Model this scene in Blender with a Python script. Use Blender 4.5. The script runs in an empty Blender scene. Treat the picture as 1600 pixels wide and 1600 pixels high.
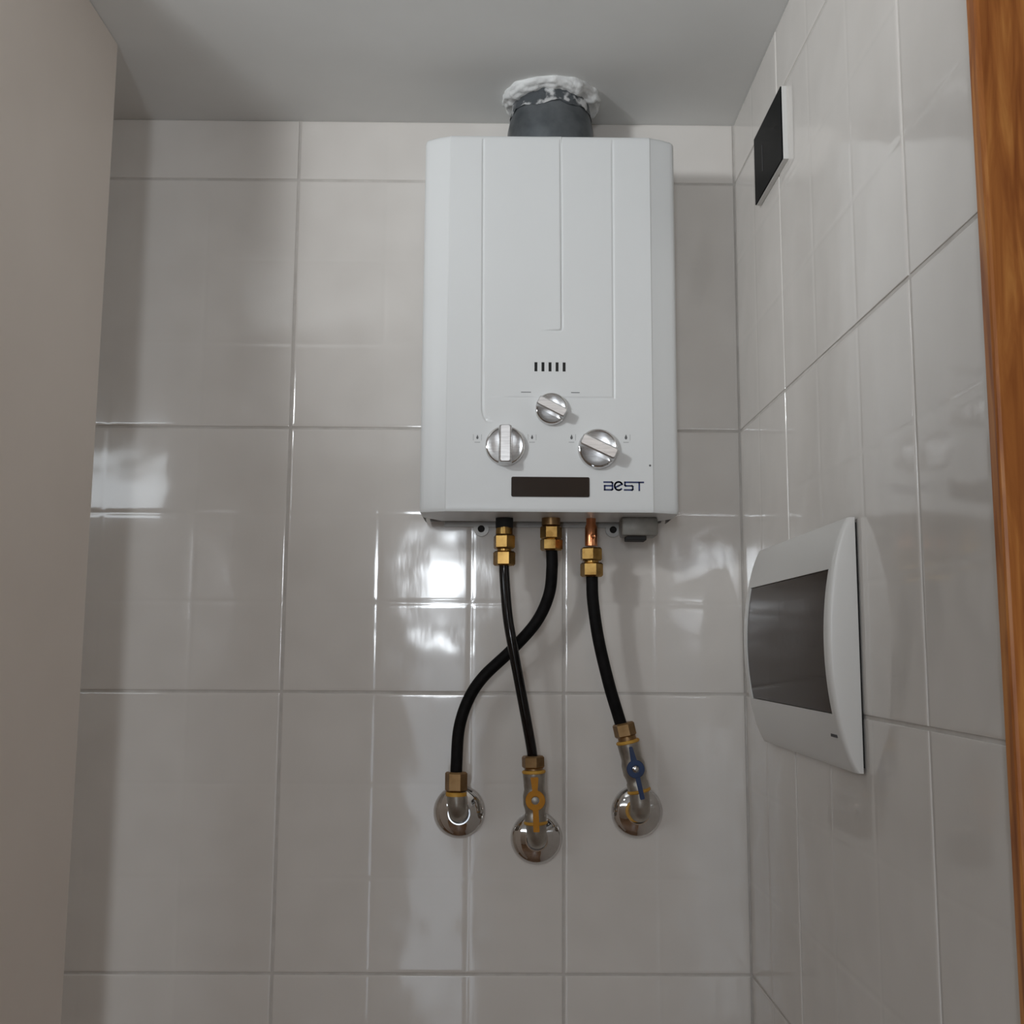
import bpy, bmesh, math, random
from mathutils import Vector, Matrix, noise

scene = bpy.context.scene
C = scene.collection
random.seed(4)

# ------------------------------------------------------------------ camera
CAM = Vector((0.2702, -1.3149, 1.6139))
FOC, PITCH, YAW, ROLL = 1648.98, 0.12905, 0.00854, 0.0061      # focal length in pixels of a 1600 px frame
fwd = Vector((math.sin(YAW)*math.cos(PITCH), math.cos(YAW)*math.cos(PITCH), math.sin(PITCH)))
rgt = Vector((math.cos(YAW), -math.sin(YAW), 0))
upv = rgt.cross(fwd)
r2 = rgt*math.cos(ROLL) + upv*math.sin(ROLL)
u2 = upv*math.cos(ROLL) - rgt*math.sin(ROLL)
cam_data = bpy.data.cameras.new('camera')
cam_data.sensor_width = 36.0
cam_data.lens = 36.0*FOC/1600.0
cam_data.clip_start = 0.02
cam = bpy.data.objects.new('camera', cam_data)
C.objects.link(cam)
cam.matrix_world = Matrix(((r2.x, u2.x, -fwd.x, CAM.x), (r2.y, u2.y, -fwd.y, CAM.y), (r2.z, u2.z, -fwd.z, CAM.z), (0, 0, 0, 1)))
scene.camera = cam

# ------------------------------------------------------------------ colour management, world, lights
scene.view_settings.view_transform = 'Standard'
scene.view_settings.look = 'None'
scene.view_settings.gamma = 1.0
scene.view_settings.use_curve_mapping = False
scene.view_settings.exposure = 0.0

world = bpy.data.worlds.new('world')
scene.world = world
world.use_nodes = True
world.node_tree.nodes['Background'].inputs[0].default_value = (0.75, 0.86, 1.0, 1)
world.node_tree.nodes['Background'].inputs[1].default_value = 1.0

def lamp(name, kind, loc, target, energy, color, **kw):
    d = bpy.data.lights.new(name, kind)
    d.energy = energy
    d.color = color
    for k, v in kw.items():
        setattr(d, k, v)
    o = bpy.data.objects.new(name, d)
    C.objects.link(o)
    o.location = loc
    o.rotation_euler = (Vector(target) - Vector(loc)).to_track_quat('-Z', 'Y').to_euler()
    return o

# wall spot of the hall, left of the closet and just below the ceiling, tilted up a little
lamp('wall_spot', 'SPOT', (-0.365, -1.0, 2.150), (0.43, -0.24, 2.27), 22.5, (0.92, 0.97, 1.0),
     spot_size=math.radians(78), spot_blend=1.0, shadow_soft_size=0.05)
# added warm fill light behind the camera, no such hall lamp known
lamp('added_fill_light', 'AREA', (0.55, -1.85, 2.27), (0.55, -1.85, 0), 1.5, (1.0, 0.87, 0.76), shape='DISK', size=0.36)
# daylight coming through the two windows of the hall
lamp('daylight_high', 'AREA', (-1.65, -2.43, 2.195), (-1.65, 0, 2.195), 6.5, (0.86, 0.94, 1.0), shape='RECTANGLE', size=1.60, size_y=0.20)
lamp('daylight_upper_pane', 'AREA', (0.060, -2.43, 1.865), (0.060, 0, 1.865), 5.0, (0.88, 0.94, 1.0), shape='ELLIPSE', size=0.22, size_y=0.24)
lamp('daylight_middle_pane', 'AREA', (0.05, -2.43, 1.615), (0.05, 0, 1.615), 1.0, (0.88, 0.94, 1.0), shape='ELLIPSE', size=0.12, size_y=0.09)
lamp('daylight_low', 'AREA', (0.055, -2.43, 1.0), (0.055, 0, 1.0), 1.05, (0.80, 0.90, 1.0), shape='RECTANGLE', size=0.2, size_y=1.25)

# ------------------------------------------------------------------ materials
def mat(name, color=(0.8, 0.8, 0.8), rough=0.5, metal=0.0, spec=0.5, coat=0.0, coat_rough=0.05):
    m = bpy.data.materials.new(name)
    m.use_nodes = True
    b = m.node_tree.nodes['Principled BSDF']
    b.inputs['Base Color'].default_value = (*color, 1)
    b.inputs['Roughness'].default_value = rough
    b.inputs['Metallic'].default_value = metal
    b.inputs['Specular IOR Level'].default_value = spec
    b.inputs['Coat Weight'].default_value = coat
    b.inputs['Coat Roughness'].default_value = coat_rough
    return m

def noise_layer(m, scale=8.0, detail=3.0, stretch=(1, 1, 1), col_a=None, col_b=None, bump=0.0, dist=0.01,
                rough_a=None, rough_b=None, lo=0.35, hi=0.65):
    """adds procedural noise to a material: colour between a and b, roughness, and bump"""
    nt = m.node_tree
    b = nt.nodes['Principled BSDF']
    tc = nt.nodes.new('ShaderNodeTexCoord')
    geo = nt.nodes.new('ShaderNodeNewGeometry')
    mp = nt.nodes.new('ShaderNodeMapping')
    mp.inputs['Scale'].default_value = stretch
    nt.links.new(geo.outputs['Position'], mp.inputs['Vector'])
    n = nt.nodes.new('ShaderNodeTexNoise')
    n.inputs['Scale'].default_value = scale
    n.inputs['Detail'].default_value = detail
    nt.links.new(mp.outputs['Vector'], n.inputs['Vector'])
    if col_a is not None:
        r = nt.nodes.new('ShaderNodeValToRGB')
        r.color_ramp.elements[0].position = lo
        r.color_ramp.elements[1].position = hi
        r.color_ramp.elements[0].color = (*col_a, 1)
        r.color_ramp.elements[1].color = (*col_b, 1)
        nt.links.new(n.outputs['Fac'], r.inputs['Fac'])
        nt.links.new(r.outputs['Color'], b.inputs['Base Color'])
    if rough_a is not None:
        r = nt.nodes.new('ShaderNodeMapRange')
        r.inputs['To Min'].default_value = rough_a
        r.inputs['To Max'].default_value = rough_b
        nt.links.new(n.outputs['Fac'], r.inputs['Value'])
        nt.links.new(r.outputs['Result'], b.inputs['Roughness'])
    if bump:
        bp = nt.nodes.new('ShaderNodeBump')
        bp.inputs['Strength'].default_value = bump
        bp.inputs['Distance'].default_value = dist
        if b.inputs['Normal'].links:
            nt.links.new(b.inputs['Normal'].links[0].from_socket, bp.inputs['Normal'])
        nt.links.new(n.outputs['Fac'], bp.inputs['Height'])
        nt.links.new(bp.outputs['Normal'], b.inputs['Normal'])
    return m

M = {}
M['tile'] = noise_layer(mat('glazed_tile', rough=0.09, spec=0.5), scale=15, detail=1, bump=0.32, dist=0.003,
                        col_a=(0.685, 0.645, 0.605), col_b=(0.715, 0.675, 0.635))
noise_layer(M['tile'], scale=90, detail=2, stretch=(1, 1, 0.3), bump=0.05, dist=0.001)
M['grout'] = noise_layer(mat('grout', rough=0.9), scale=40, col_a=(0.52, 0.485, 0.45), col_b=(0.60, 0.565, 0.53), bump=0.3, dist=0.001)
M['ceiling'] = noise_layer(mat('ceiling_paint', rough=0.75), scale=9, col_a=(0.78, 0.78, 0.765), col_b=(0.81, 0.81, 0.795), bump=0.05, dist=0.002)
M['wall_paint'] = noise_layer(mat('satin_wall_paint', rough=0.28, spec=0.4), scale=5, col_a=(0.80, 0.715, 0.645), col_b=(0.84, 0.755, 0.685), bump=0.04, dist=0.002)
M['hall_paint'] = noise_layer(mat('hall_wall_paint', rough=0.7), scale=5, col_a=(0.70, 0.61, 0.52), col_b=(0.74, 0.65, 0.56))
M['floor'] = noise_layer(mat('wood_floor', rough=0.35), scale=6, stretch=(8, 1, 1), col_a=(0.16, 0.085, 0.045), col_b=(0.30, 0.17, 0.09))
M['enamel'] = noise_layer(mat('white_enamel', (0.8, 0.81, 0.81), rough=0.32, spec=0.4), scale=3, col_a=(0.69, 0.695, 0.69), col_b=(0.71, 0.715, 0.71))
M['plastic'] = noise_layer(mat('white_plastic', rough=0.3), scale=4, col_a=(0.66, 0.645, 0.62), col_b=(0.70, 0.685, 0.66))
M['zinc'] = noise_layer(mat('zinc_plate', rough=0.45, metal=0.6), scale=20, col_a=(0.30, 0.285, 0.27), col_b=(0.40, 0.385, 0.36))
M['dark'] = noise_layer(mat('dark_cavity', rough=0.8), scale=20, col_a=(0.010, 0.010, 0.010), col_b=(0.02, 0.018, 0.017))
M['display'] = noise_layer(mat('smoked_display', rough=0.12), scale=5, col_a=(0.022, 0.015, 0.012), col_b=(0.03, 0.022, 0.018))
M['cast'] = noise_layer(mat('grey_cast_metal', rough=0.45, metal=0.3), scale=50, col_a=(0.17, 0.16, 0.14), col_b=(0.25, 0.235, 0.21))
M['chrome'] = noise_layer(mat('chrome', rough=0.06, metal=1.0), scale=30, col_a=(0.64, 0.625, 0.615), col_b=(0.70, 0.685, 0.675), bump=0.02, dist=0.002)
M['silver'] = noise_layer(mat('brushed_silver', rough=0.3, metal=0.85), scale=60, stretch=(1, 1, 12), col_a=(0.60, 0.595, 0.595), col_b=(0.74, 0.735, 0.735))
M['brass'] = noise_layer(mat('brass', rough=0.28, metal=1.0), scale=60, col_a=(0.24, 0.135, 0.040), col_b=(0.42, 0.26, 0.085), rough_a=0.2, rough_b=0.38)
M['dull_brass'] = noise_layer(mat('dull_brass', rough=0.4, metal=0.9), scale=60, col_a=(0.22, 0.13, 0.055), col_b=(0.34, 0.21, 0.10))
M['copper'] = noise_layer(mat('copper', rough=0.25, metal=1.0), scale=60, col_a=(0.62, 0.24, 0.10), col_b=(0.78, 0.34, 0.17))
M['valve'] = noise_layer(mat('nickel_valve', rough=0.35, metal=0.85), scale=70, col_a=(0.30, 0.27, 0.235), col_b=(0.42, 0.385, 0.34), bump=0.05, dist=0.001)
M['rubber'] = noise_layer(mat('black_rubber', rough=0.6, spec=0.12), scale=90, col_a=(0.004, 0.0035, 0.0035), col_b=(0.008, 0.007, 0.007))
M['gloss_rubber'] = noise_layer(mat('glossy_black_rubber', rough=0.12, spec=0.35), scale=90, col_a=(0.004, 0.003, 0.003), col_b=(0.008, 0.006, 0.006))
M['yellow'] = noise_layer(mat('yellow_paint', rough=0.45, spec=0.25), scale=50, col_a=(0.42, 0.165, 0.004), col_b=(0.48, 0.20, 0.006))
M['tape'] = noise_layer(mat('yellow_tape', rough=0.55), scale=90, col_a=(0.46, 0.22, 0.02), col_b=(0.62, 0.34, 0.05))
M['blue'] = noise_layer(mat('blue_paint', rough=0.35), scale=50, col_a=(0.004, 0.020, 0.075), col_b=(0.008, 0.034, 0.115))
M['flue'] = noise_layer(mat('galvanised_flue', rough=0.35, metal=0.7), scale=26, detail=4, col_a=(0.10, 0.112, 0.122), col_b=(0.20, 0.215, 0.228), bump=0.25, dist=0.004)
M['foil'] = noise_layer(mat('foil_tape', rough=0.25, metal=0.5), scale=55, detail=3, col_a=(0.11, 0.12, 0.13), col_b=(0.78, 0.78, 0.78), bump=0.8, dist=0.004, lo=0.52, hi=0.60)  # white specks paint foil glints and plaster smears into the colour
M['plaster'] = noise_layer(mat('plaster', rough=0.85), scale=60, col_a=(0.62, 0.62, 0.61), col_b=(0.74, 0.74, 0.73), bump=0.7, dist=0.004)
M['black_glass'] = noise_layer(mat('black_glass', rough=0.4, spec=0.03), scale=6, col_a=(0.006, 0.0065, 0.007), col_b=(0.009, 0.0095, 0.010))
M['grey_line'] = mat('grey_line_paint', (0.05, 0.05, 0.055), rough=0.5)
M['navy'] = noise_layer(mat('navy_print', rough=0.4), scale=150, col_a=(0.008, 0.014, 0.05), col_b=(0.02, 0.045, 0.20))
M['print'] = mat('grey_print', (0.11, 0.11, 0.11), rough=0.5)
M['pale_print'] = mat('pale_grey_print', (0.42, 0.42, 0.42), rough=0.5)
M['breaker'] = noise_layer(mat('breaker_grey', rough=0.5), scale=10, col_a=(0.42, 0.38, 0.35), col_b=(0.50, 0.46, 0.43))
M['glass'] = mat('window_glass', (1, 1, 1), rough=0.02)
M['glass'].node_tree.nodes['Principled BSDF'].inputs['Transmission Weight'].default_value = 1.0

# smoked translucent lid of the breaker box: tinted see-through plus gloss
m = bpy.data.materials.new('smoked_plastic')
m.use_nodes = True
nt = m.node_tree
out = nt.nodes['Material Output']
pb = nt.nodes['Principled BSDF']
pb.inputs['Base Color'].default_value = (0.078, 0.058, 0.048, 1)
pb.inputs['Roughness'].default_value = 0.14
tr = nt.nodes.new('ShaderNodeBsdfTransparent')
tr.inputs['Color'].default_value = (0.44, 0.35, 0.30, 1)
mx = nt.nodes.new('ShaderNodeMixShader')
mx.inputs['Fac'].default_value = 0.55
nt.links.new(tr.outputs[0], mx.inputs[1])
nt.links.new(pb.outputs[0], mx.inputs[2])
nt.links.new(mx.outputs[0], out.inputs['Surface'])
M['smoked'] = m

# varnished wood of the door casing: grain runs up and down
m = mat('varnished_wood', rough=0.36, spec=0.22)
nt = m.node_tree
pb = nt.nodes['Principled BSDF']
geo = nt.nodes.new('ShaderNodeNewGeometry')
mp = nt.nodes.new('ShaderNodeMapping')
mp.inputs['Scale'].default_value = (40, 40, 3.2)
n1 = nt.nodes.new('ShaderNodeTexNoise')
n1.inputs['Scale'].default_value = 3.2
n1.inputs['Detail'].default_value = 6
n1.inputs['Distortion'].default_value = 0.9
rp = nt.nodes.new('ShaderNodeValToRGB')
e = rp.color_ramp.elements
e[0].position, e[0].color = 0.30, (0.28, 0.085, 0.022, 1)
e[1].position, e[1].color = 0.72, (0.66, 0.29, 0.078, 1)
k = e.new(0.5)
k.color = (0.46, 0.165, 0.042, 1)
nt.links.new(geo.outputs['Position'], mp.inputs['Vector'])
nt.links.new(mp.outputs['Vector'], n1.inputs['Vector'])
nt.links.new(n1.outputs['Fac'], rp.inputs['Fac'])
nt.links.new(rp.outputs['Color'], pb.inputs['Base Color'])
M['wood'] = m

# ------------------------------------------------------------------ helpers
ORI = {}

def empty(name, loc, label, cat, group=None):
    o = bpy.data.objects.new(name, None)
    C.objects.link(o)
    o.location = loc
    o.empty_display_size = 0.02
    o['label'] = label
    o['category'] = cat
    if group:
        o['group'] = group
    ORI[o.name] = Vector(loc)
    return o

def obj(name, bm, material, parent=None, smooth=None, mats=None):
    """bm holds world coordinates; links ONE mesh object, parented (local to its thing's base)"""
    me = bpy.data.meshes.new(name)
    org = ORI.get(parent.name, Vector((0, 0, 0))) if parent else Vector((0, 0, 0))
    bmesh.ops.recalc_face_normals(bm, faces=bm.faces)
    bmesh.ops.translate(bm, verts=bm.verts, vec=-org)
    if smooth is not None:
        for f in bm.faces:
            f.smooth = True
        for ed in bm.edges:
            if len(ed.link_faces) == 2 and ed.calc_face_angle(0) > math.radians(smooth):
                ed.smooth = False
    bm.to_mesh(me)
    bm.free()
    for mm in (mats or [material]):
        me.materials.append(mm)
    o = bpy.data.objects.new(name, me)
    C.objects.link(o)
    if parent:
        o.parent = parent
    ORI[o.name] = org
    return o

def struct(name, bm, material, **kw):
    o = obj(name, bm, material, **kw)
    o['kind'] = 'structure'
    return o

def add_box(bm, lo, hi, bevel=0.0, seg=2, rot=None, piv=None):
    c = [(a + b)/2 for a, b in zip(lo, hi)]
    s = [abs(b - a) for a, b in zip(lo, hi)]
    r = bmesh.ops.create_cube(bm, size=1.0)
    vs = r['verts']
    bmesh.ops.scale(bm, vec=s, verts=vs)
    bmesh.ops.translate(bm, vec=c, verts=vs)
    if bevel:
        es = list({ed for v in vs for ed in v.link_edges})
        rb = bmesh.ops.bevel(bm, geom=es, offset=bevel, segments=seg, affect='EDGES', profile=0.5)
        vs = list({v for f in rb['faces'] for v in f.verts} | {v for v in vs if v.is_valid})
    if rot is not None:
        bmesh.ops.rotate(bm, cent=piv or c, matrix=rot, verts=vs)
    return vs

def frame_of(axis):
    w = Vector(axis).normalized()
    a = Vector((1, 0, 0)) if abs(w.x) < 0.9 else Vector((0, 0, 1))
    u = (a - w*a.dot(w)).normalized()
    return u, w.cross(u), w

def add_lathe(bm, base, axis, prof, seg=40, cap=True, phase=0.0):
    """prof: list of (distance along axis, radius)"""
    u, v, w = frame_of(axis)
    base = Vector(base)
    rings = []
    for t, r in prof:
        if r <= 1e-6:
            rings.append([bm.verts.new(base + w*t)])
        else:
            rings.append([bm.verts.new(base + w*t + (u*math.cos(2*math.pi*k/seg + phase) + v*math.sin(2*math.pi*k/seg + phase))*r) for k in range(seg)])
    for a, b in zip(rings, rings[1:]):
        for k in range(seg):
            k2 = (k + 1) % seg
            if len(a) == 1 and len(b) == 1:
                continue
            if len(a) == 1:
                bm.faces.new((a[0], b[k], b[k2]))
            elif len(b) == 1:
                bm.faces.new((a[k], a[k2], b[0]))
            else:
                bm.faces.new((a[k], a[k2], b[k2], b[k]))
    if cap:
        for r in (rings[0], rings[-1]):
            if len(r) > 2:
                bm.faces.new(r)

def add_hex(bm, base, axis, h, r, phase=0.0):
    """hexagonal nut with chamfered ends; r is the corner radius"""
    c = r*0.14
    add_lathe(bm, base, axis, [(0, r*0.86), (c, r), (h - c, r), (h, r*0.86)], seg=6, phase=phase)

def catmull(pts, n=10):
    pts = [Vector(p) for p in pts]
    P = [pts[0]*2 - pts[1]] + pts + [pts[-1]*2 - pts[-2]]
    o = []
    for i in range(1, len(P) - 2):
        a, b, c, d = P[i - 1:i + 3]
        for k in range(n):
            t = k/n
            o.append(0.5*((2*b) + (c - a)*t + (2*a - 5*b + 4*c - d)*t*t + (3*b - 3*c + d - a)*t**3))
    o.append(P[-2])
    return o

def add_tube(bm, path, r, seg=20, cap=True):
    path = [Vector(p) for p in path]
    rs = r if isinstance(r, (list, tuple)) else [r]*len(path)
    t0 = (path[1] - path[0]).normalized()
    u, v, w = frame_of(t0)
    rings = []
    for i, p in enumerate(path):
        t = (path[min(i + 1, len(path) - 1)] - path[max(i - 1, 0)]).normalized()
        u = (u - t*u.dot(t)).normalized()
        v = t.cross(u)
        rings.append([bm.verts.new(p + (u*math.cos(2*math.pi*k/seg) + v*math.sin(2*math.pi*k/seg))*rs[i]) for k in range(seg)])
    for a, b in zip(rings, rings[1:]):
        for k in range(seg):
            bm.faces.new((a[k], a[(k + 1) % seg], b[(k + 1) % seg], b[k]))
    if cap:
        bm.faces.new(rings[0])
        bm.faces.new(rings[-1])

def add_prism(bm, pts, fn, d0, d1):
    """2D outline pts -> fn(a, b, depth), solid between d0 and d1"""
    a = [bm.verts.new(fn(p[0], p[1], d0)) for p in pts]
    b = [bm.verts.new(fn(p[0], p[1], d1)) for p in pts]
    bm.faces.new(a)
    bm.faces.new(b)
    n = len(pts)
    for i in range(n):
        bm.faces.new((a[i], a[(i + 1) % n], b[(i + 1) % n], b[i]))

def rrect(x0, x1, z0, z1, r, n=5):
    o = []
    for cx, cz, a0 in ((x1 - r, z1 - r, 0), (x0 + r, z1 - r, 90), (x0 + r, z0 + r, 180), (x1 - r, z0 + r, 270)):
        for k in range(n + 1):
            a = math.radians(a0 + 90*k/n)
            o.append((cx + r*math.cos(a), cz + r*math.sin(a)))
    return o

# ------------------------------------------------------------------ setting
Z0 = 1.56            # height of the joint between tile rows below the boiler
TW, TH = 0.3463, 0.33
XR = 0.5704          # right wall
XN = -1.0           # end of the niche behind the left wall
XL = -0.177          # face of the left wall stub
ZC = 2.302           # ceiling
YW = -0.682          # front end of the right tiled wall
YF = -2.45           # front wall of the hall

bm = bmesh.new(); add_box(bm, (-2.9, YF - 0.15, -0.1), (1.8, 0.16, 0.0)); struct('floor', bm, M['floor'])
bm = bmesh.new(); add_box(bm, (-2.9, YF - 0.15, ZC), (1.8, 0.16, ZC + 0.1)); struct('ceiling', bm, M['ceiling'])
bm = bmesh.new(); add_box(bm, (XN - 0.1, 0.0011, 0), (XR + 0.15, 0.15, ZC)); wall_back = struct('wall_back', bm, M['grout'])
bm = bmesh.new(); add_box(bm, (XR + 0.0011, YW, 0), (XR + 0.12, 0.0010, ZC)); wall_right = struct('wall_right', bm, M['grout'])
bm = bmesh.new(); add_box(bm, (XL - 0.020, -0.45, 0), (XL, -0.174, ZC), 0.002); add_box(bm, (XL - 0.108, -0.455, 0), (XL - 0.002, -0.41, ZC)); struct('wall_left', bm, M['wall_paint'])  # second box: unseen return, added to block the spot's light behind the panel
bm = bmesh.new(); add_box(bm, (XN - 0.1, -0.40, 0), (XN, 0.0010, ZC)); struct('wall_niche', bm, M['hall_paint'])
bm = bmesh.new(); add_box(bm, (-2.8, -0.40, 0), (XN - 0.1, -0.30, ZC)); struct('wall_hall_back', bm, M['hall_paint'])
bm = bmesh.new(); add_box(bm, (-2.8, YF, 0), (-2.7, -0.40, ZC)); struct('wall_hall_left', bm, M['hall_paint'])
bm = bmesh.new(); add_box(bm, (1.5, YF, 0), (1.6, YW, ZC)); struct('wall_hall_right', bm, M['hall_paint'])
bm = bmesh.new(); add_box(bm, (XR + 0.12, YW, 0), (1.6, YW + 0.1, ZC)); struct('wall_hall_end', bm, M['hall_paint'])
# hall front wall with two window openings: a high one and a tall narrow one
bm = bmesh.new()
y0, y1 = YF - 0.12, YF
for x0, x1, z0, z1 in ((-2.8, -2.45, 0, ZC), (-2.45, -0.84, 0, 2.07), (-2.45, -0.84, 2.295, ZC), (-0.84, -0.065, 0, ZC),
                       (-0.065, 0.185, 0, 0.38), (-0.065, 0.185, 2.02, ZC), (0.185, 1.6, 0, ZC)):
    add_box(bm, (x0, y0, z0), (x1, y1, z1))
struct('wall_front', bm, M['hall_paint'])
for i, (x0, x1, z0, z1) in enumerate(((-2.45, -0.84, 2.07, 2.295), (-0.065, 0.185, 0.38, 2.02))):
    bm = bmesh.new()
    f = 0.012
    for a in ((x0, x0 + f, z0, z1), (x1 - f, x1, z0, z1), (x0 + f, x1 - f, z0, z0 + f), (x0 + f, x1 - f, z1 - f, z1)):
        add_box(bm, (a[0], y0 + 0.02, a[2]), (a[1], y0 + 0.06, a[3]))
    w = struct('window_%d' % (i + 1), bm, M['wood'])
    bm = bmesh.new(); add_box(bm, (x0 + f, y0 + 0.036, z0 + f), (x1 - f, y0 + 0.042, z1 - f)); obj('pane', bm, M['glass'], w)

# wood casing at the edge of the closet opening
bm = bmesh.new(); add_box(bm, (XR - 0.0035, YW - 0.014, 0), (XR + 0.10, YW, ZC), 0.0025); struct('trim_1', bm, M['wood'])

# tiles: each one moulded with a shallow 3 x 3 pattern of small squares
GD, GH, THK = 0.00022, 0.0022, 0.0011
def lines(a, b, L):
    """grid lines of a tile cut from a to b (0..L)"""
    out = []
    for g in (L/3, 2*L/3):
        for d in (-0.007, -0.0042, -GH, 0, GH, 0.0042, 0.007):
            t = g + d
            if a + 0.006 < t < b - 0.006:
                out.append(t)
    for e0, s in ((a, 1), (b, -1)):
        out += [e0, e0 + s*0.0007, e0 + s*0.0018, e0 + s*0.0042]
    return sorted(set(round(t, 6) for t in out))

def relief(t, a, b, L):
    h = 0.0
    for g in (L/3, 2*L/3):
        d = abs(t - g)
        if d < 0.0042:
            h = max(h, GD*(0.5 + 0.5*math.cos(math.pi*d/0.0042)))
    d = min(t - a, b - t)
    if d < 0.0042:
        h = max(h, 0.0004*max(0, 1 - d/0.0030)**2)
    return h

tile_cache = {}
def tile_mesh(a0, a1, b0, b1):
    key = (round(a0, 4), round(a1, 4), round(b0, 4), round(b1, 4))
    if key in tile_cache:
        return tile_cache[key]
    bm = bmesh.new()
    la, lb = lines(a0, a1, TW), lines(b0, b1, TH)
    V = {}
    for i, s in enumerate(la):
        for j, t in enumerate(lb):
            V[i, j] = bm.verts.new((s - a0, max(relief(s, a0, a1, TW), relief(t, b0, b1, TH)), t - b0))
    for i in range(len(la) - 1):
        for j in range(len(lb) - 1):
            bm.faces.new((V[i, j], V[i + 1, j], V[i + 1, j + 1], V[i, j + 1]))
    nb = []
    loop = [V[i, 0] for i in range(len(la))] + [V[len(la) - 1, j] for j in range(1, len(lb))] + \
           [V[i, len(lb) - 1] for i in range(len(la) - 2, -1, -1)] + [V[0, j] for j in range(len(lb) - 2, 0, -1)]
    low = [bm.verts.new((v.co.x, 0.0022, v.co.z)) for v in loop]
    n = len(loop)
    for i in range(n):
        bm.faces.new((loop[i], low[i], low[(i + 1) % n], loop[(i + 1) % n]))
    bmesh.ops.recalc_face_normals(bm, faces=bm.faces)
    for f in bm.faces:
        f.smooth = True
    me = bpy.data.meshes.new('tile')
    bm.to_mesh(me)
    bm.free()
    me.materials.append(M['tile'])
    tile_cache[key] = me
    return me

def put_tile(parent, me, loc, rz, tilt):
    o = bpy.data.objects.new('tile', me)
    C.objects.link(o)
    o.parent = parent
    o.location = loc
    o.rotation_euler = (tilt[0], 0, rz + tilt[1])

GAP = 0.0016
def jit(s=0.0011):
    return (random.uniform(-s, s), random.uniform(-s, s))
def tile_wall(parent, spans, place):
    """spans: (start in tile, end in tile, wall coordinate of the start) for each column"""
    for a0, a1, w0 in spans:
        for k in range(-5, 3):
            z_lo, z_hi = Z0 + k*TH, Z0 + (k + 1)*TH
            b0, b1 = max(0.002, z_lo + GAP) - z_lo, min(ZC - 0.0008, z_hi - GAP) - z_lo
            place(parent, tile_mesh(a0, a1, b0, b1), w0, z_lo + b0)
# back wall: columns left to right
sp = []
for c in range(-3, 2):
    x0, x1 = c*TW + GAP, (c + 1)*TW - GAP
    x0, x1 = max(x0, XN + 0.001), min(x1, XR - 0.0012)
    sp.append((x0 - c*TW, x1 - c*TW, x0))
tile_wall(wall_back, sp, lambda p, me, w, z: put_tile(p, me, (w, 0.0, z), 0.0, jit()))
# right wall: from the back corner towards the camera, joints at y = -0.216 and -0.5623
sp = []
for c in range(3):
    s0, s1 = c*TW + 0.216 - TW, c*TW + 0.216          # distance from the corner
    a, b = max(s0 + GAP, 0.0012), min(s1 - GAP, -YW - 0.001)
    if b - a > 0.01:
        sp.append((a - s0, b - s0, -a))
tile_wall(wall_right, sp, lambda p, me, w, z: put_tile(p, me, (XR, w, z), -math.pi/2, jit()))

# ------------------------------------------------------------------ gas water heater
HX0, HX1, HZ0, HZ1 = 0.1735, 0.4735, 1.7695, 2.2235
FY = -0.12                                   # front face
heater = empty('gas_water_heater', (0.3235, 0, HZ0),
               'white enamelled gas water heater with three knobs hanging on the tiled wall', 'water heater')

def seg_dist(x, z, a, b):
    dx, dz = b[0] - a[0], b[1] - a[1]
    L = dx*dx + dz*dz
    t = max(0, min(1, ((x - a[0])*dx + (z - a[1])*dz)/L))
    return math.hypot(x - a[0] - t*dx, z - a[1] - t*dz)

G_LEFT = [(0.2435, 2.2155), (0.2455, 1.889), (0.2462, 1.884), (0.2480, 1.879), (0.2517, 1.8738)]
G_RIGHT = [(0.398, 2.217), (0.3977, 1.9028), (0.2536, 1.9026)]
G_MID = [(0.3359, 2.216), (0.3374, 1.987), (0.3366, 1.9842), (0.3345, 1.983), (0.3125, 1.9826)]
def groove(x, z):
    g = 0.0
    for pl, dep, fade in ((G_LEFT, 0.0013, 0), (G_RIGHT, 0.0010, 1), (G_MID, 0.0013, 2)):
        d = min(seg_dist(x, z, a, b) for a, b in zip(pl, pl[1:]))
        if d < 0.0022:
            k = dep*(0.5 + 0.5*math.cos(math.pi*d/0.0022))
            if fade == 1 and z < 1.91:
                k *= max(0.0, min(1, (x - 0.253)/0.03))*0.6 + 0.1
            if fade == 2 and z < 1.99:
                k *= max(0.0, min(1, (x - 0.3125)/0.02))
            g = max(g, k)
    # the centre strip is raised a hair and runs out to the left
    if 0.300 < x < 0.337 and z > 1.9835:
        g -= 0.0007*((x - 0.300)/0.037)**2
    return g

slots = [(0.3072 + 0.0082*k, ) for k in range(5)]
SW, SZ0, SZ1 = 0.0017, 1.9340, 1.9449
# cross-section: distance-ordered columns (x, y) from the back left edge round the front to the back right edge
xs = set()
for g in (0.2435, 0.245, 0.2465, 0.398, 0.336, 0.3374):
    for d in range(-5, 6):
        xs.add(round(g + d*0.0006, 5))
for k in range(5):
    c = 0.3072 + 0.0082*k
    xs |= {round(c - SW, 5), round(c + SW, 5)}
x = 0.207
while x < 0.441:
    xs.add(round(x, 5)); x += 0.0035
def thin(s, keep, eps):
    s = sorted(s); o = []
    for v in s:
        if o and v - o[-1] < eps:
            if v in keep: o[-1] = v
            continue
        o.append(v)
    return o
keepx = {round(0.3072 + 0.0082*k + d, 5) for k in range(5) for d in (-SW, SW)}
xs = thin(xs, keepx, 0.0004)
left = [(HX0 + 0.001, -0.010), (HX0, -0.013), (HX0, -0.060), (HX0, -0.1035), (HX0 + 0.0008, -0.1062), (HX0 + 0.0028, -0.1085),
        (HX0 + 0.006, -0.1098), (HX0 + 0.016, -0.1143), (0.2030, -0.1188), (0.2037, -0.1192), (0.2046, FY)]
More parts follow.
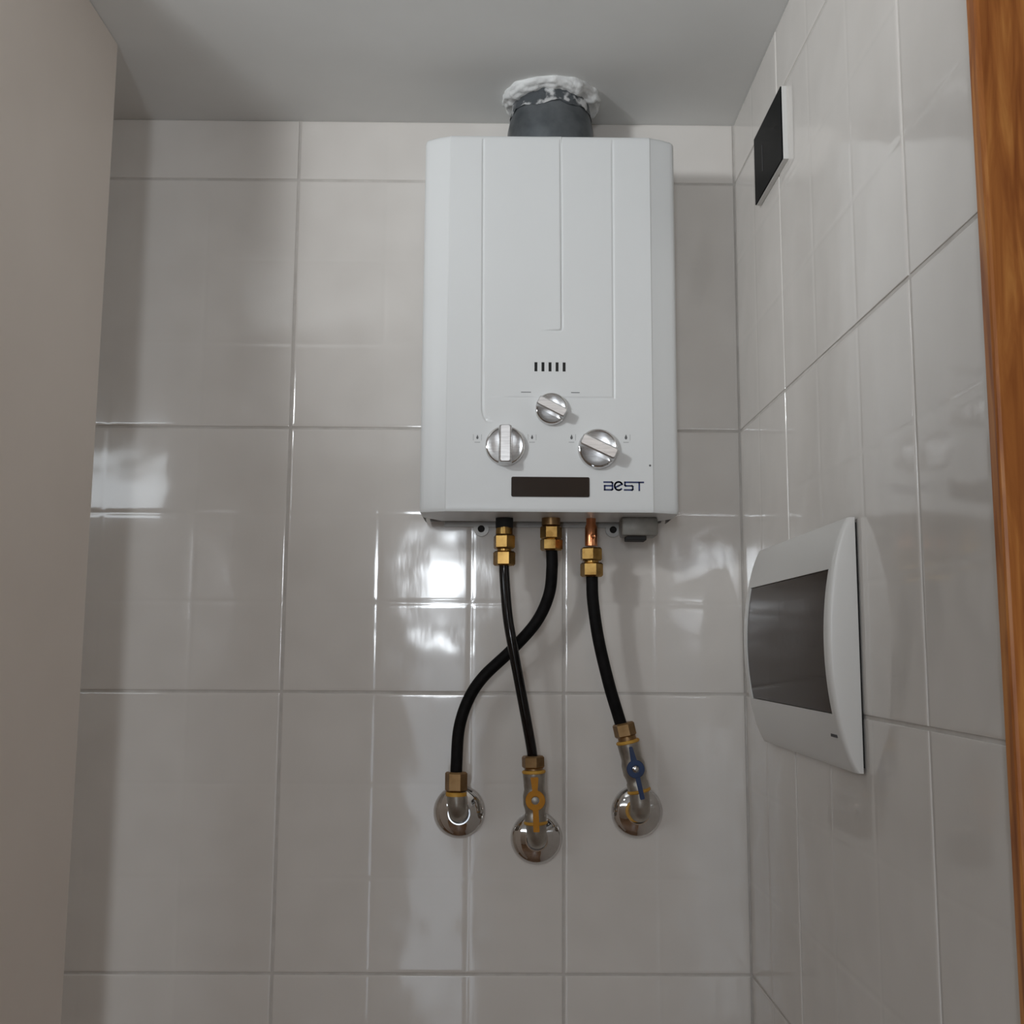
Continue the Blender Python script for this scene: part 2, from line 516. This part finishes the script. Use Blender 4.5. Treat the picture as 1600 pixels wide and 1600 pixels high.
right = [(0.4422, FY), (0.4431, -0.1192), (0.4438, -0.1188), (HX1 - 0.016, -0.1143), (HX1 - 0.006, -0.1098), (HX1 - 0.0028, -0.1085), (HX1 - 0.0008, -0.1062),
         (HX1, -0.1035), (HX1, -0.060), (HX1, -0.013), (HX1 - 0.001, -0.010)]
cols = left + [(v, FY) for v in xs if 0.2055 < v < 0.4413] + right
zs = {HZ0, HZ0 + 0.0008, HZ0 + 0.002, HZ0 + 0.0045, HZ1 - 0.0045, HZ1 - 0.002, HZ1 - 0.0008, HZ1, SZ0, SZ1}
for g in (1.9027, 1.9835, 1.8738, 1.879, 1.884):
    for d in range(-5, 6):
        zs.add(round(g + d*0.0006, 5))
z = HZ0 + 0.012
while z < HZ1 - 0.006:
    zs.add(round(z, 5)); z += 0.009
zs = thin(zs, {SZ0, SZ1, HZ0, HZ1}, 0.0004)
bm = bmesh.new()
V = {}
for j, z in enumerate(zs):
    e = min(z - HZ0, HZ1 - z)
    ins = (0.0024 if z > 2 else 0.0010)*(1 - min(1, e/0.0045))**2            # rounded rim
    for i, (x, y) in enumerate(cols):
        yy = y
        if y == FY:
            yy = FY + groove(x, z)
        px = x + ins*(1 if x < HX0 + 0.012 else -1 if x > HX1 - 0.012 else 0)
        V[i, j] = bm.verts.new((px, yy + (ins if y < -0.1 else 0), z))
for j in range(len(zs) - 1):
    for i in range(len(cols) - 1):
        xc, zc = (cols[i][0] + cols[i + 1][0])/2, (zs[j] + zs[j + 1])/2
        if cols[i][1] == FY and SZ0 < zc < SZ1 and any(abs(xc - (0.3072 + 0.0082*k)) < SW for k in range(5)):
            continue
        bm.faces.new((V[i, j], V[i + 1, j], V[i + 1, j + 1], V[i, j + 1]))
bm.faces.new([V[i, len(zs) - 1] for i in range(len(cols))])          # top
# bottom: a lip of sheet metal, the rear 14 mm left open as a slit in front of the back plate
nf = [i for i, c in enumerate(cols) if c[1] < -0.02]
a, b = V[nf[0], 0], V[nf[-1], 0]
c1, c2 = bm.verts.new((b.co.x - 0.020, -0.026, HZ0)), bm.verts.new((a.co.x + 0.020, -0.026, HZ0))
bm.faces.new([V[i, 0] for i in nf] + [c1, c2])
cover = obj('cover', bm, M['enamel'], heater, smooth=28)

for k in range(5):
    bm = bmesh.new()
    c = 0.3072 + 0.0082*k
    add_box(bm, (c - SW - 0.0003, FY + 0.0012, SZ0 - 0.0003), (c + SW + 0.0003, FY + 0.004, SZ1 + 0.0003))
    o = obj('vent_slot', bm, M['dark'], heater)
# back plate with two hanging tabs below
bm = bmesh.new()
add_box(bm, (HX0 + 0.006, -0.009, HZ0 + 0.002), (HX1 - 0.006, -0.0006, HZ1 - 0.004))
add_box(bm, (HX0 + 0.024, -0.0045, HZ0 - 0.0045), (HX1 - 0.022, -0.0006, HZ0 + 0.004))
obj('back_plate', bm, M['zinc'], heater)
for tx in (0.2431, 0.408):
    bm = bmesh.new()
    ns = 24
    def ring(r, y):
        return [bm.verts.new((tx + r*math.cos(2*math.pi*k/ns), y, 1.7625 + r*math.sin(2*math.pi*k/ns))) for k in range(ns)]
    a, b, c, d = ring(0.0095, -0.005), ring(0.0045, -0.005), ring(0.0045, -0.001), ring(0.0095, -0.001)
    for p, q in ((a, b), (b, c), (c, d), (d, a)):
        for k in range(ns):
            bm.faces.new((p[k], p[(k + 1) % ns], q[(k + 1) % ns], q[k]))
    t = obj('mounting_tab', bm, M['zinc'], heater)
    bm = bmesh.new()
    add_lathe(bm, (tx, -0.0012, 1.7625), (0, -1, 0), [(0, 0.0043), (0.0045, 0.0043), (0.006, 0.003), (0.0062, 0)], seg=16)
    obj('screw', bm, M['dark'], t, smooth=30)

# knobs: round base with bevelled chrome edge, and a grip ridge across it
def knob(cx, cz, r, ang, hr):
    y = FY
    bm = bmesh.new()
    add_lathe(bm, (cx, y + 0.0004, cz), (0, -1, 0), [(0, r), (0.0045, r), (0.006, r*0.985), (0.0074, r*0.945), (0.0078, r*0.90), (0.0072, r*0.86), (0.0052, r*0.62), (0.0046, 0)], seg=56)
    kn = obj('control_knob', bm, M['chrome'], heater, smooth=25)
    kn.data.materials.append(M['silver'])
    for f in kn.data.polygons:
        cc = f.center + ORI[kn.name]
        if math.hypot(cc.x - cx, cc.z - cz) < r*0.8:
            f.material_index = 1
    bm = bmesh.new()
    w = r*0.30
    n = 9
    outl = [(-w, -r*0.955), (w, -r*0.955), (w, r*0.955), (-w, r*0.955)]
    ca, sa = math.cos(ang), math.sin(ang)
    base, top = [], []
    # long ridge, tapered a little towards its top, with a rounded crown
    prof = [(1.18, 1.0, 0.003), (1.08, 0.985, hr*0.76), (0.96, 0.965, hr*0.93), (0.74, 0.92, hr)]
    rings = []
    for sw, sl, h in prof:
        rg = []
        for (a, b) in rrect(-w*sw, w*sw, -r*0.96*sl, r*0.96*sl, w*0.35*sw, 3):
            rg.append(bm.verts.new((cx + a*ca - b*sa, y - h, cz + a*sa + b*ca)))
        rings.append(rg)
    for p, q in zip(rings, rings[1:]):
        for k in range(len(p)):
            bm.faces.new((p[k], p[(k + 1) % len(p)], q[(k + 1) % len(p)], q[k]))
    bm.faces.new(rings[0]); bm.faces.new(rings[-1])
    obj('grip_ridge', bm, M['silver'], kn, smooth=24)
knob(0.2722, 1.8452, 0.0232, 0.0, 0.021)
knob(0.3252, 1.8888, 0.0188, math.radians(63), 0.019)
knob(0.3787, 1.8425, 0.0232, math.radians(65), 0.021)

# display window
bm = bmesh.new()
add_prism(bm, rrect(0.2794, 0.3690, 1.7866, 1.8097, 0.0018), lambda a, b, d: (a, d, b), FY + 0.0008, FY - 0.0009)
obj('display', bm, M['display'], heater)

# printed marks: two dashes, four small flame icons
def face_prism(bm, pts):
    add_prism(bm, pts, lambda a, b, d: (a, d, b), FY + 0.0002, FY - 0.0002)
for cx, w in ((0.2958, 0.0058), (0.3530, 0.0050)):
    bm = bmesh.new(); face_prism(bm, [(cx - w, 1.9087), (cx + w, 1.9087), (cx + w, 1.9095), (cx - w, 1.9095)])
    obj('dash_mark', bm, M['print'], heater)
for cx, cz, big in ((0.2400, 1.8545, 0), (0.3030, 1.8550, 0), (0.3485, 1.8553, 1), (0.4113, 1.8557, 1)):
    bm = bmesh.new()
    s = 0.0021 if not big else 0.0024
    face_prism(bm, [(cx + s*a, cz + 0.001 + s*b) for a, b in ((0, 1.5), (0.35, 0.7), (0.62, 0.0), (0.55, -0.65), (0.2, -1.0), (-0.2, -1.0), (-0.55, -0.65), (-0.62, 0), (-0.3, 0.6))])
    ic = obj('flame_icon', bm, M['print'], heater)
    bm = bmesh.new()
    face_prism(bm, [(cx - 0.0032, cz - 0.0052), (cx + 0.0032, cz - 0.0052), (cx + 0.0032, cz - 0.0044), (cx - 0.0032, cz - 0.0044)])
    for sx in (-1, 1):
        if sx == 1 or not big:
            face_prism(bm, [(cx + sx*0.0044, cz - 0.0026), (cx + sx*0.0049, cz - 0.0026), (cx + sx*0.0049, cz + 0.0045), (cx + sx*0.0044, cz + 0.0045)])
    obj('icon_frame', bm, M['pale_print'], ic)
bm = bmesh.new()
add_lathe(bm, (0.4388, FY + 0.0003, 1.8240), (0, -1, 0), [(0, 0.0013), (0.0008, 0.0011), (0.0009, 0)], seg=12)
obj('cover_screw', bm, M['print'], heater)

# lettering BEST, each letter a part
def stroke(bm, pts, w):
    for a, b in zip(pts, pts[1:]):
        dx, dz = b[0] - a[0], b[1] - a[1]
        L = math.hypot(dx, dz)
        ex, ez = dx/L*w/2, dz/L*w/2
        nx, nz = -dz/L*w/2, dx/L*w/2
        face_prism(bm, [(a[0] - ex + nx, a[1] - ez + nz), (a[0] - ex - nx, a[1] - ez - nz), (b[0] + ex - nx, b[1] + ez - nz), (b[0] + ex + nx, b[1] + ez + nz)])
LB, LH = 1.7948, 0.0102
ringpts = [(0.5 + 0.46*math.cos(math.radians(a)), 0.5 + 0.46*math.sin(math.radians(a))) for a in range(25, 331, 17)]
letters = [
    (0.3857, 0.0102, [[(0.02, 0.93), (0.85, 0.93), (0.95, 0.84), (0.95, 0.14), (0.86, 0.06), (0.07, 0.06), (0.07, 0.52), (0.90, 0.52)]]),
    (0.3975, 0.0098, [ringpts, [(0.12, 0.34), (0.52, 0.52), (0.90, 0.72)]]),
    (0.4090, 0.0102, [[(0.95, 0.93), (0.07, 0.93), (0.07, 0.60), (0.15, 0.52), (0.86, 0.52), (0.95, 0.44), (0.95, 0.14), (0.86, 0.06), (0.03, 0.06)]]),
    (0.4205, 0.0102, [[(0.0, 0.93), (1.0, 0.93)], [(0.55, 0.90), (0.55, 0.04)]]),
]
for x0, w, strokes in letters:
    bm = bmesh.new()
    for st in strokes:
        stroke(bm, [(x0 + a*w, LB + b*LH) for a, b in st], 0.0019)
    obj('logo_letter', bm, M['navy'], heater)

# connections under the heater
def tube_stub(name, mat_, x, y, prof, seg=28, z0=None):
    bm = bmesh.new()
    add_lathe(bm, (x, y, prof[0][0]), (0, 0, -1), [(prof[0][0] - z, r) for z, r in prof], seg=seg)
    return obj(name, bm, mat_, heater, smooth=35)
tube_stub('shaded_inlet_stub', M['dark'], 0.2719, -0.058, [(1.785, 0.0105), (1.7580, 0.0105), (1.7565, 0.0095), (1.7562, 0)])  # near-black colour paints the shadow above the brass inlet
tube_stub('water_inlet', M['brass'], 0.2719, -0.06, [(1.7580, 0.0085), (1.7575, 0.0085), (1.757, 0.0100), (1.7496, 0.0104), (1.7494, 0.009)])
tube_stub('water_outlet', M['dull_brass'], 0.3277, -0.06, [(1.785, 0.0120), (1.7738, 0.0120), (1.7735, 0.0112), (1.7610, 0.0112), (1.7606, 0.010)])
gi = tube_stub('gas_inlet', M['copper'], 0.3757, -0.06, [(1.785, 0.0058), (1.7625, 0.0058), (1.7590, 0.0074), (1.7385, 0.0076), (1.7365, 0.0076)])
bm = bmesh.new(); add_lathe(bm, (0.3772, -0.0655, 1.7475), (0.15, -1, 0), [(0, 0.0030), (0.0036, 0.0030), (0.0046, 0.0022), (0.0040, 0.0010), (0.0040, 0)], seg=16)
obj('stud', bm, M['copper'], gi, smooth=30)
bm = bmesh.new()
add_box(bm, (0.4105, -0.078, 1.7475), (0.4535, -0.044, 1.7700), 0.003)
bx = obj('gas_valve_box', bm, M['cast'], heater, smooth=30)
bm = bmesh.new(); add_box(bm, (0.4165, -0.073, 1.7425), (0.4405, -0.050, 1.7480), 0.0012)
obj('drain_cap', bm, M['dark'], bx)

# ------------------------------------------------------------------ flue
FXC, FYC = 0.3265, -0.0565
flue = empty('flue_pipe', (FXC, FYC, HZ1), 'dark grey metal flue pipe rising from the water heater into the ceiling', 'flue')
bm = bmesh.new()
prof = [(0, 0.0550), (0.020, 0.0548), (0.034, 0.0540), (0.048, 0.0512), (0.062, 0.0478), (0.0785, 0.0456)]
add_lathe(bm, (FXC, FYC, HZ1), (0, 0, 1), prof, seg=64)
obj('pipe', bm, M['flue'], flue, smooth=40)
# crumpled foil tape around the top of the pipe, its lower hem uneven
bm = bmesh.new()
ns, nr = 96, 5
rings = []
for j in range(nr):
    rg = []
    for k in range(ns):
        a = 2*math.pi*k/ns
        hem = 2.2755 + 0.0060*noise.noise(Vector((math.cos(a)*2.3, math.sin(a)*2.3, 1.7))) + 0.0025*noise.noise(Vector((math.cos(a)*7, math.sin(a)*7, 5.1)))
        z = hem + (2.2995 - hem)*j/(nr - 1)
        r = 0.0459 + max(0, 2.302 - z)*0.150 + 0.0012 + 0.0012*noise.noise(Vector((math.cos(a)*6, math.sin(a)*6, z*90)))
        rg.append(bm.verts.new((FXC + r*math.cos(a), FYC + r*math.sin(a), z)))
    rings.append(rg)
for p, q in zip(rings, rings[1:]):
    for k in range(ns):
        bm.faces.new((p[k], p[(k + 1) % ns], q[(k + 1) % ns], q[k]))
obj('foil_tape', bm, M['foil'], flue, smooth=50)
# rough plaster patch where the flue meets the ceiling
bm = bmesh.new()
ns, nr = 110, 12
rings = []
for j in range(nr):
    t = j/(nr - 1)
    rg = []
    for k in range(ns):
        a = 2*math.pi*k/ns
        n1 = noise.noise(Vector((math.cos(a)*2.2, math.sin(a)*2.2, 3.3)))
        n2 = noise.noise(Vector((math.cos(a)*6.5, math.sin(a)*6.5, t*4)))
        ro = 0.0625 + 0.004*n1 + 0.002*n2
        ph = t*math.pi/2
        r = 0.0478 + (ro - 0.0478)*math.cos(ph)**0.75 + 0.0012*n2
        dep = 0.0120 + 0.006*n1 + 0.003*n2
        z = 2.3026 - dep*math.sin(ph)**0.8
        yy = min(FYC + r*math.sin(a), -0.0015)
        rg.append(bm.verts.new((FXC + r*math.cos(a), yy, z)))
    rings.append(rg)
for p, q in zip(rings, rings[1:]):
    for k in range(ns):
        bm.faces.new((p[k], p[(k + 1) % ns], q[(k + 1) % ns], q[k]))
obj('plaster_collar', bm, M['plaster'], flue, smooth=60)['label'] = 'rough white plaster collar at the ceiling'

# ------------------------------------------------------------------ hoses
def hose(label, pts, r, material, top_nuts, bottom_nuts, brass_b):
    t = empty('flexible_hose', pts[-1], label, 'hose', 'connecting hoses under the water heater')
    bm = bmesh.new()
    add_tube(bm, catmull(pts, 12), r, seg=22)
    obj('hose', bm, material, t, smooth=50)
    for base, axis, h, rr, ph in top_nuts:
        bm = bmesh.new(); add_hex(bm, base, axis, h, rr, ph); obj('hex_nut', bm, M['brass'], t)
    for base, axis, h, rr, ph in bottom_nuts:
        bm = bmesh.new(); add_hex(bm, base, axis, h, rr, ph); obj('hex_nut', bm, brass_b, t)
    return t

D = (0, 0, -1)
h1 = hose('thin glossy black hose crossing over the curved hose, down to the yellow valve',
     [(0.2719, -0.060, 1.716), (0.2724, -0.060, 1.700), (0.2763, -0.063, 1.6544), (0.2826, -0.065, 1.6169), (0.2934, -0.062, 1.5612), (0.3041, -0.052, 1.5062), (0.3070, -0.047, 1.4880)],
     0.0061, M['gloss_rubber'],
     [((0.2719, -0.06, 1.7490), D, 0.0170, 0.0132, 0.3), ((0.2720, -0.06, 1.7295), D, 0.0175, 0.0132, 0.1)],
     [((0.3074, -0.046, 1.4895), (0.03, 0, -1), 0.0145, 0.0135, 0.25)], M['dull_brass'])
bm = bmesh.new(); add_lathe(bm, (0.2719, -0.06, 1.7330), D, [(0, 0.0086), (0.0045, 0.0086)], seg=24); obj('neck', bm, M['brass'], h1, smooth=40)
h2 = hose('matt black hose curving from the middle outlet down to the leftmost wall outlet',
     [(0.3285, -0.058, 1.736), (0.3290, -0.058, 1.7087), (0.3255, -0.054, 1.678), (0.3108, -0.048, 1.6459), (0.2820, -0.044, 1.6132), (0.2481, -0.046, 1.5807),
      (0.2302, -0.047, 1.5529), (0.2200, -0.046, 1.5195), (0.2176, -0.045, 1.4790), (0.2174, -0.045, 1.466)],
     0.0070, M['rubber'],
     [((0.3278, -0.0595, 1.7602), D, 0.0160, 0.0130, 0.0), ((0.3282, -0.059, 1.7450), D, 0.0145, 0.0135, 0.2)],
     [((0.2174, -0.045, 1.4705), D, 0.0225, 0.0132, 0.1)], M['dull_brass'])
h3 = hose('matt black hose from the right gas inlet down to the blue valve',
     [(0.3764, -0.060, 1.706), (0.3767, -0.060, 1.6950), (0.3777, -0.060, 1.6705), (0.3843, -0.058, 1.6251), (0.3970, -0.053, 1.5727), (0.4073, -0.048, 1.5393), (0.4125, -0.046, 1.5230)],
     0.0071, M['rubber'],
     [((0.3758, -0.06, 1.7345), D, 0.0160, 0.0136, 0.45), ((0.3762, -0.06, 1.7165), D, 0.0170, 0.0136, 0.2)],
     [((0.4138, -0.0455, 1.5280), (0.22, 0, -1), 0.0165, 0.0130, 0.2)], M['dull_brass'])
bm = bmesh.new(); add_lathe(bm, (0.3760, -0.06, 1.7195), D, [(0, 0.0090), (0.0035, 0.0090)], seg=24); obj('neck', bm, M['brass'], h3, smooth=40)

# ------------------------------------------------------------------ wall outlets: chrome flanges, elbow, two ball valves
def flange(label, x, z, tilt=0.0):
    bm = bmesh.new()
    prof = [(0.0, 0.0312), (0.0015, 0.0313), (0.004, 0.0300), (0.0075, 0.0265), (0.0105, 0.0215), (0.0125, 0.0165), (0.0135, 0.0138), (0.0160, 0.0134), (0.0160, 0.0120), (0.002, 0.0120)]
    add_lathe(bm, (x, -0.0004, z), (0, -1, 0), prof, seg=72, cap=False)
    o = obj('pipe_flange', bm, M['chrome'], smooth=35)
    o['label'] = label; o['category'] = 'pipe flange'; o['group'] = 'chrome flanges on the wall outlets'
    return o
flange('round chrome wall flange furthest left, behind the plain elbow', 0.2200, 1.4183)
flange('round chrome wall flange in the middle, lowest of three, behind the yellow valve', 0.3132, 1.3879)
flange('round chrome wall flange furthest right, behind the blue valve', 0.4350, 1.4193)

def elbow_path(x0, z0, top, depth=0.045, r=0.014):
    top = Vector(top)
    a = Vector((x0, 0.0, z0))
    b = Vector((x0, -(depth - r), z0))
    corner = Vector((x0, -depth, z0))
    d = (top - corner).normalized()
    pts = [a, b]
    for k in range(1, 8):
        t = k/8
        p0, p1, p2 = b, corner, corner + d*r
        pts.append(p0*(1 - t)**2 + p1*2*t*(1 - t) + p2*t*t)
    pts += [corner + d*r, top]
    return pts

el = empty('pipe_elbow', (0.2200, 0, 1.4183), 'grey metal elbow without a valve at the leftmost wall outlet', 'pipe elbow')
bm = bmesh.new(); add_tube(bm, elbow_path(0.2200, 1.4230, (0.2178, -0.045, 1.4470)), 0.0116, seg=32); obj('elbow', bm, M['valve'], el, smooth=45)
bm = bmesh.new(); add_lathe(bm, (0.2177, -0.045, 1.4430), (0, 0, 1), [(0, 0.0124), (0.0045, 0.0124)], seg=28); obj('sealing_tape', bm, M['tape'], el, smooth=40)

def valve(label, x0, z0, bot, top, handle_mat, hscale, hw, hole_mat):
    """ball valve standing on an elbow out of the wall; bot and top are the ends of its body"""
    bot, top = Vector(bot), Vector(top)
    t = empty('ball_valve', (x0, 0, z0), label, 'valve', 'ball valves on the wall outlets')
    ax = (top - bot).normalized()
    L = (top - bot).length
    bm = bmesh.new(); add_tube(bm, elbow_path(x0, z0, bot), 0.0118, seg=32); obj('elbow', bm, M['valve'], t, smooth=45)
    bm = bmesh.new()
    add_lathe(bm, bot, ax, [(0, 0.0112), (0.001, 0.0128), (L*0.16, 0.0128), (L*0.2, 0.0118), (L*0.27, 0.0122), (L*0.36, 0.0138), (L*0.55, 0.0138), (L*0.66, 0.0122), (L*0.72, 0.0124), (L - 0.001, 0.0132), (L, 0.0112)], seg=36)
    obj('body', bm, M['valve'], t, smooth=35)
    for p in (bot - ax*0.0022, top - ax*0.0012):
        bm = bmesh.new(); add_lathe(bm, p, ax, [(0, 0.0128), (0.0012, 0.0140), (0.0028, 0.0140), (0.0040, 0.0128)], seg=30)
        obj('sealing_tape', bm, M['tape'], t, smooth=40)
    bm = bmesh.new(); add_lathe(bm, top - ax*0.001, ax, [(0, 0.0108), (0.0085, 0.0108)], seg=28)
    obj('thread', bm, M['dull_brass'], t, smooth=40)
    # handle: flat ring on the stem with a lever above and below
    mid = bot + ax*(L*0.48)
    side = Vector((ax.z, 0, -ax.x))
    front = Vector((0, -1, 0))
    hc = mid + front*0.0165
    bm = bmesh.new()
    add_lathe(bm, mid + front*0.010, front, [(0, 0.0055), (0.0085, 0.0055)], seg=20)
    obj('stem', bm, M['valve'], t, smooth=40)
    bm = bmesh.new()
    ro, ri, th = 0.0104*hscale, 0.0042*hscale, 0.0034
    ns = 40
    def rg(r, d):
        return [bm.verts.new(hc + (side*math.cos(2*math.pi*k/ns) + ax*math.sin(2*math.pi*k/ns))*r + front*d) for k in range(ns)]
    rr = [rg(ri, 0), rg(ro - 0.0005, 0), rg(ro, 0.0006), rg(ro, th - 0.0006), rg(ro - 0.0006, th), rg(ri + 0.0006, th), rg(ri, th - 0.0006)]
    for p, q in zip(rr, rr[1:] + rr[:1]):
        for k in range(ns):
            bm.faces.new((p[k], p[(k + 1) % ns], q[(k + 1) % ns], q[k]))
    up_len, lo_len = L*0.46, L*0.62
    for s, ln, w0, w1 in ((1, up_len, hw[0], hw[1]), (-1, lo_len, hw[2], hw[3])):
        o2 = [(-w0, ro*0.86), (w0, ro*0.86), (w1, ln), (-w1, ln)]
        fn = lambda a, b, d, s=s: hc + side*a + ax*(s*b) + front*d
        n0 = len(bm.verts)
        add_prism(bm, [(-w0, ro*0.86), (w0, ro*0.86), (w1, ln - 0.0008), (w1*0.75, ln), (-w1*0.75, ln), (-w1, ln - 0.0008)], fn, 0.0004, th - 0.0002)
    hd = obj('handle', bm, handle_mat, t, smooth=30)
    bm = bmesh.new(); add_lathe(bm, hc - front*0.001, front, [(0, ri*0.98), (0.0030, ri*0.98), (0.0040, ri*0.6), (0.0042, 0)], seg=20)
    obj('handle_nut', bm, hole_mat, hd, smooth=35)
    return t
valve('grey ball valve with yellow lever handle at the middle wall outlet', 0.3132, 1.3925, (0.3110, -0.0450, 1.4130), (0.3086, -0.0450, 1.4700), M['yellow'], 1.10,
      (0.0030, 0.0046, 0.0033, 0.0036), M['zinc'])
valve('tilted grey ball valve with blue lever handle at the rightmost wall outlet', 0.4345, 1.4235, (0.4322, -0.0450, 1.4500), (0.4197, -0.0450, 1.5052), M['blue'], 1.0,
      (0.0036, 0.0020, 0.0028, 0.0026), M['chrome'])

bm = bmesh.new()
add_lathe(bm, (0.4328, -0.0155, 1.4225), (0, -1, 0), [(0, 0.0118), (0.0004, 0.0134), (0.0022, 0.0134), (0.0026, 0.0118)], seg=36)
gk = obj('pipe_gasket', bm, M['tape'], smooth=40)
gk['label'] = 'yellow gasket ring around the pipe at the rightmost chrome flange'
gk['category'] = 'gasket'

# ------------------------------------------------------------------ black switch plate on the right wall
sw = empty('wall_plate', (XR, -0.196, 2.172), 'small black glass wall plate with white edge high on the right wall', 'switch plate')
bm = bmesh.new(); add_box(bm, (XR - 0.0056, -0.2565, 2.1310), (XR + 0.0003, -0.1360, 2.2135), 0.0008); obj('body', bm, M['plastic'], sw)
bm = bmesh.new(); add_box(bm, (XR - 0.0070, -0.2560, 2.1315), (XR - 0.0055, -0.1365, 2.2130), 0.0005); obj('front_panel', bm, M['black_glass'], sw)
bm = bmesh.new(); add_box(bm, (XR - 0.0073, -0.1755, 2.1560), (XR - 0.0068, -0.1735, 2.1870)); obj('grey_line', bm, M['grey_line'], sw)  # thin grey line on the black panel

# ------------------------------------------------------------------ breaker box on the right wall
PY0, PY1, PZ0, PZ1 = -0.4310, -0.1180, 1.5140, 1.7265
pzc, phh = (PZ0 + PZ1)/2, (PZ1 - PZ0)/2
def bulge(z):
    u = max(-1, min(1, (z - pzc)/phh))
    return 0.0078 + 0.0209*max(0.0, 1 - u*u)**0.8
box = empty('breaker_box', (XR, PY0, PZ0), 'white breaker box with bulging cover and smoked dark window on the right wall', 'breaker box')
WZ0, WZ1, WY0, WY1 = 1.5615, 1.6830, -0.4195, -0.1350
n = 40
zz = sorted(set([PZ0 + (PZ1 - PZ0)*k/n for k in range(n + 1)] + [WZ0, WZ1] + [PZ0 + 0.0015, PZ1 - 0.0015]))
zz = thin(zz, {WZ0, WZ1, PZ0, PZ1}, 0.001)
yy = [PY0, PY0 + 0.0006, PY0 + 0.0018, PY0 + 0.0035, PY0 + 0.006, WY0, WY1, PY1 - 0.006, PY1 - 0.0035, PY1 - 0.0018, PY1 - 0.0006, PY1]
def rnd(y):
    e = min(y - PY0, PY1 - y)
    return 0.0035*(1 - math.sqrt(max(0, 1 - (1 - min(1, e/0.006))**2)))
bm = bmesh.new()
V = {}
for j, z in enumerate(zz):
    for i, y in enumerate(yy):
        V[i, j] = bm.verts.new((XR - max(0.0040, bulge(z) - rnd(y)), y, z))
for j in range(len(zz) - 1):
    for i in range(len(yy) - 1):
        yc, zc = (yy[i] + yy[i + 1])/2, (zz[j] + zz[j + 1])/2
        if WY0 < yc < WY1 and WZ0 < zc < WZ1:
            continue
        bm.faces.new((V[i, j], V[i + 1, j], V[i + 1, j + 1], V[i, j + 1]))
ni, nj = len(yy) - 1, len(zz) - 1
loop = [V[i, 0] for i in range(ni + 1)] + [V[ni, j] for j in range(1, nj + 1)] + [V[i, nj] for i in range(ni - 1, -1, -1)] + [V[0, j] for j in range(nj - 1, 0, -1)]
low = [bm.verts.new((XR - 0.0026, v.co.y, v.co.z)) for v in loop]
for k in range(len(loop)):
    k2 = (k + 1) % len(loop)
    bm.faces.new((loop[k], loop[k2], low[k2], low[k]))
# reveal round the window opening
j0, j1 = zz.index(WZ0), zz.index(WZ1)
i0, i1 = yy.index(WY0), yy.index(WY1)
lp = [V[i0, j] for j in range(j0, j1 + 1)] + [V[i1, j] for j in range(j1, j0 - 1, -1)]
lw = [bm.verts.new((XR - 0.004, v.co.y, v.co.z)) for v in lp]
for k in range(len(lp)):
    k2 = (k + 1) % len(lp)
    bm.faces.new((lp[k], lp[k2], lw[k2], lw[k]))
obj('cover', bm, M['plastic'], box, smooth=35)
bm = bmesh.new(); add_box(bm, (XR - 0.0030, PY0 + 0.004, PZ0 + 0.004), (XR + 0.0003, PY1 - 0.004, PZ1 - 0.004)); obj('shadow_gap_box', bm, M['dark'], box)  # inset box, its black colour paints the shadow gap behind the cover
# back tray seen through the smoked door
bm = bmesh.new(); add_box(bm, (XR - 0.0042, WY0 - 0.002, WZ0 - 0.002), (XR - 0.0031, WY1 + 0.002, WZ1 + 0.002)); obj('tray', bm, M['display'], box)
nb = 8
for k in range(nb):
    y = WY0 + 0.060 + k*0.0182
    bm = bmesh.new()
    add_box(bm, (XR - 0.0125, y + 0.0004, 1.590), (XR - 0.004, y + 0.0176, 1.664), 0.0006, seg=1)
    br = obj('breaker', bm, M['breaker'], box)
    bm = bmesh.new(); add_box(bm, (XR - 0.0165, y + 0.005, 1.617), (XR - 0.0122, y + 0.013, 1.632), 0.0006, seg=1); obj('toggle', bm, M['display'], br)
# smoked door, following the bulge of the cover
bm = bmesh.new()
n = 14
g = 0.0007
rows = []
for k in range(n + 1):
    z = WZ0 + g + (WZ1 - WZ0 - 2*g)*k/n
    xo = XR - bulge(z) + 0.0012
    rows.append([bm.verts.new((xo, WY0 + g, z)), bm.verts.new((xo, WY1 - g, z)), bm.verts.new((xo + 0.0016, WY1 - g, z)), bm.verts.new((xo + 0.0016, WY0 + g, z))])
for p, q in zip(rows, rows[1:]):
    for k in range(4):
        bm.faces.new((p[k], p[(k + 1) % 4], q[(k + 1) % 4], q[k]))
bm.faces.new(rows[0]); bm.faces.new(rows[-1])
obj('smoked_door', bm, M['smoked'], box, smooth=35)
bm = bmesh.new(); zt = 1.543
add_box(bm, (XR - bulge(zt) - 0.0006, -0.4180, zt - 0.0012), (XR - bulge(zt) + 0.002, -0.4020, zt + 0.0012))
obj('printed_mark', bm, M['grey_line'], box)
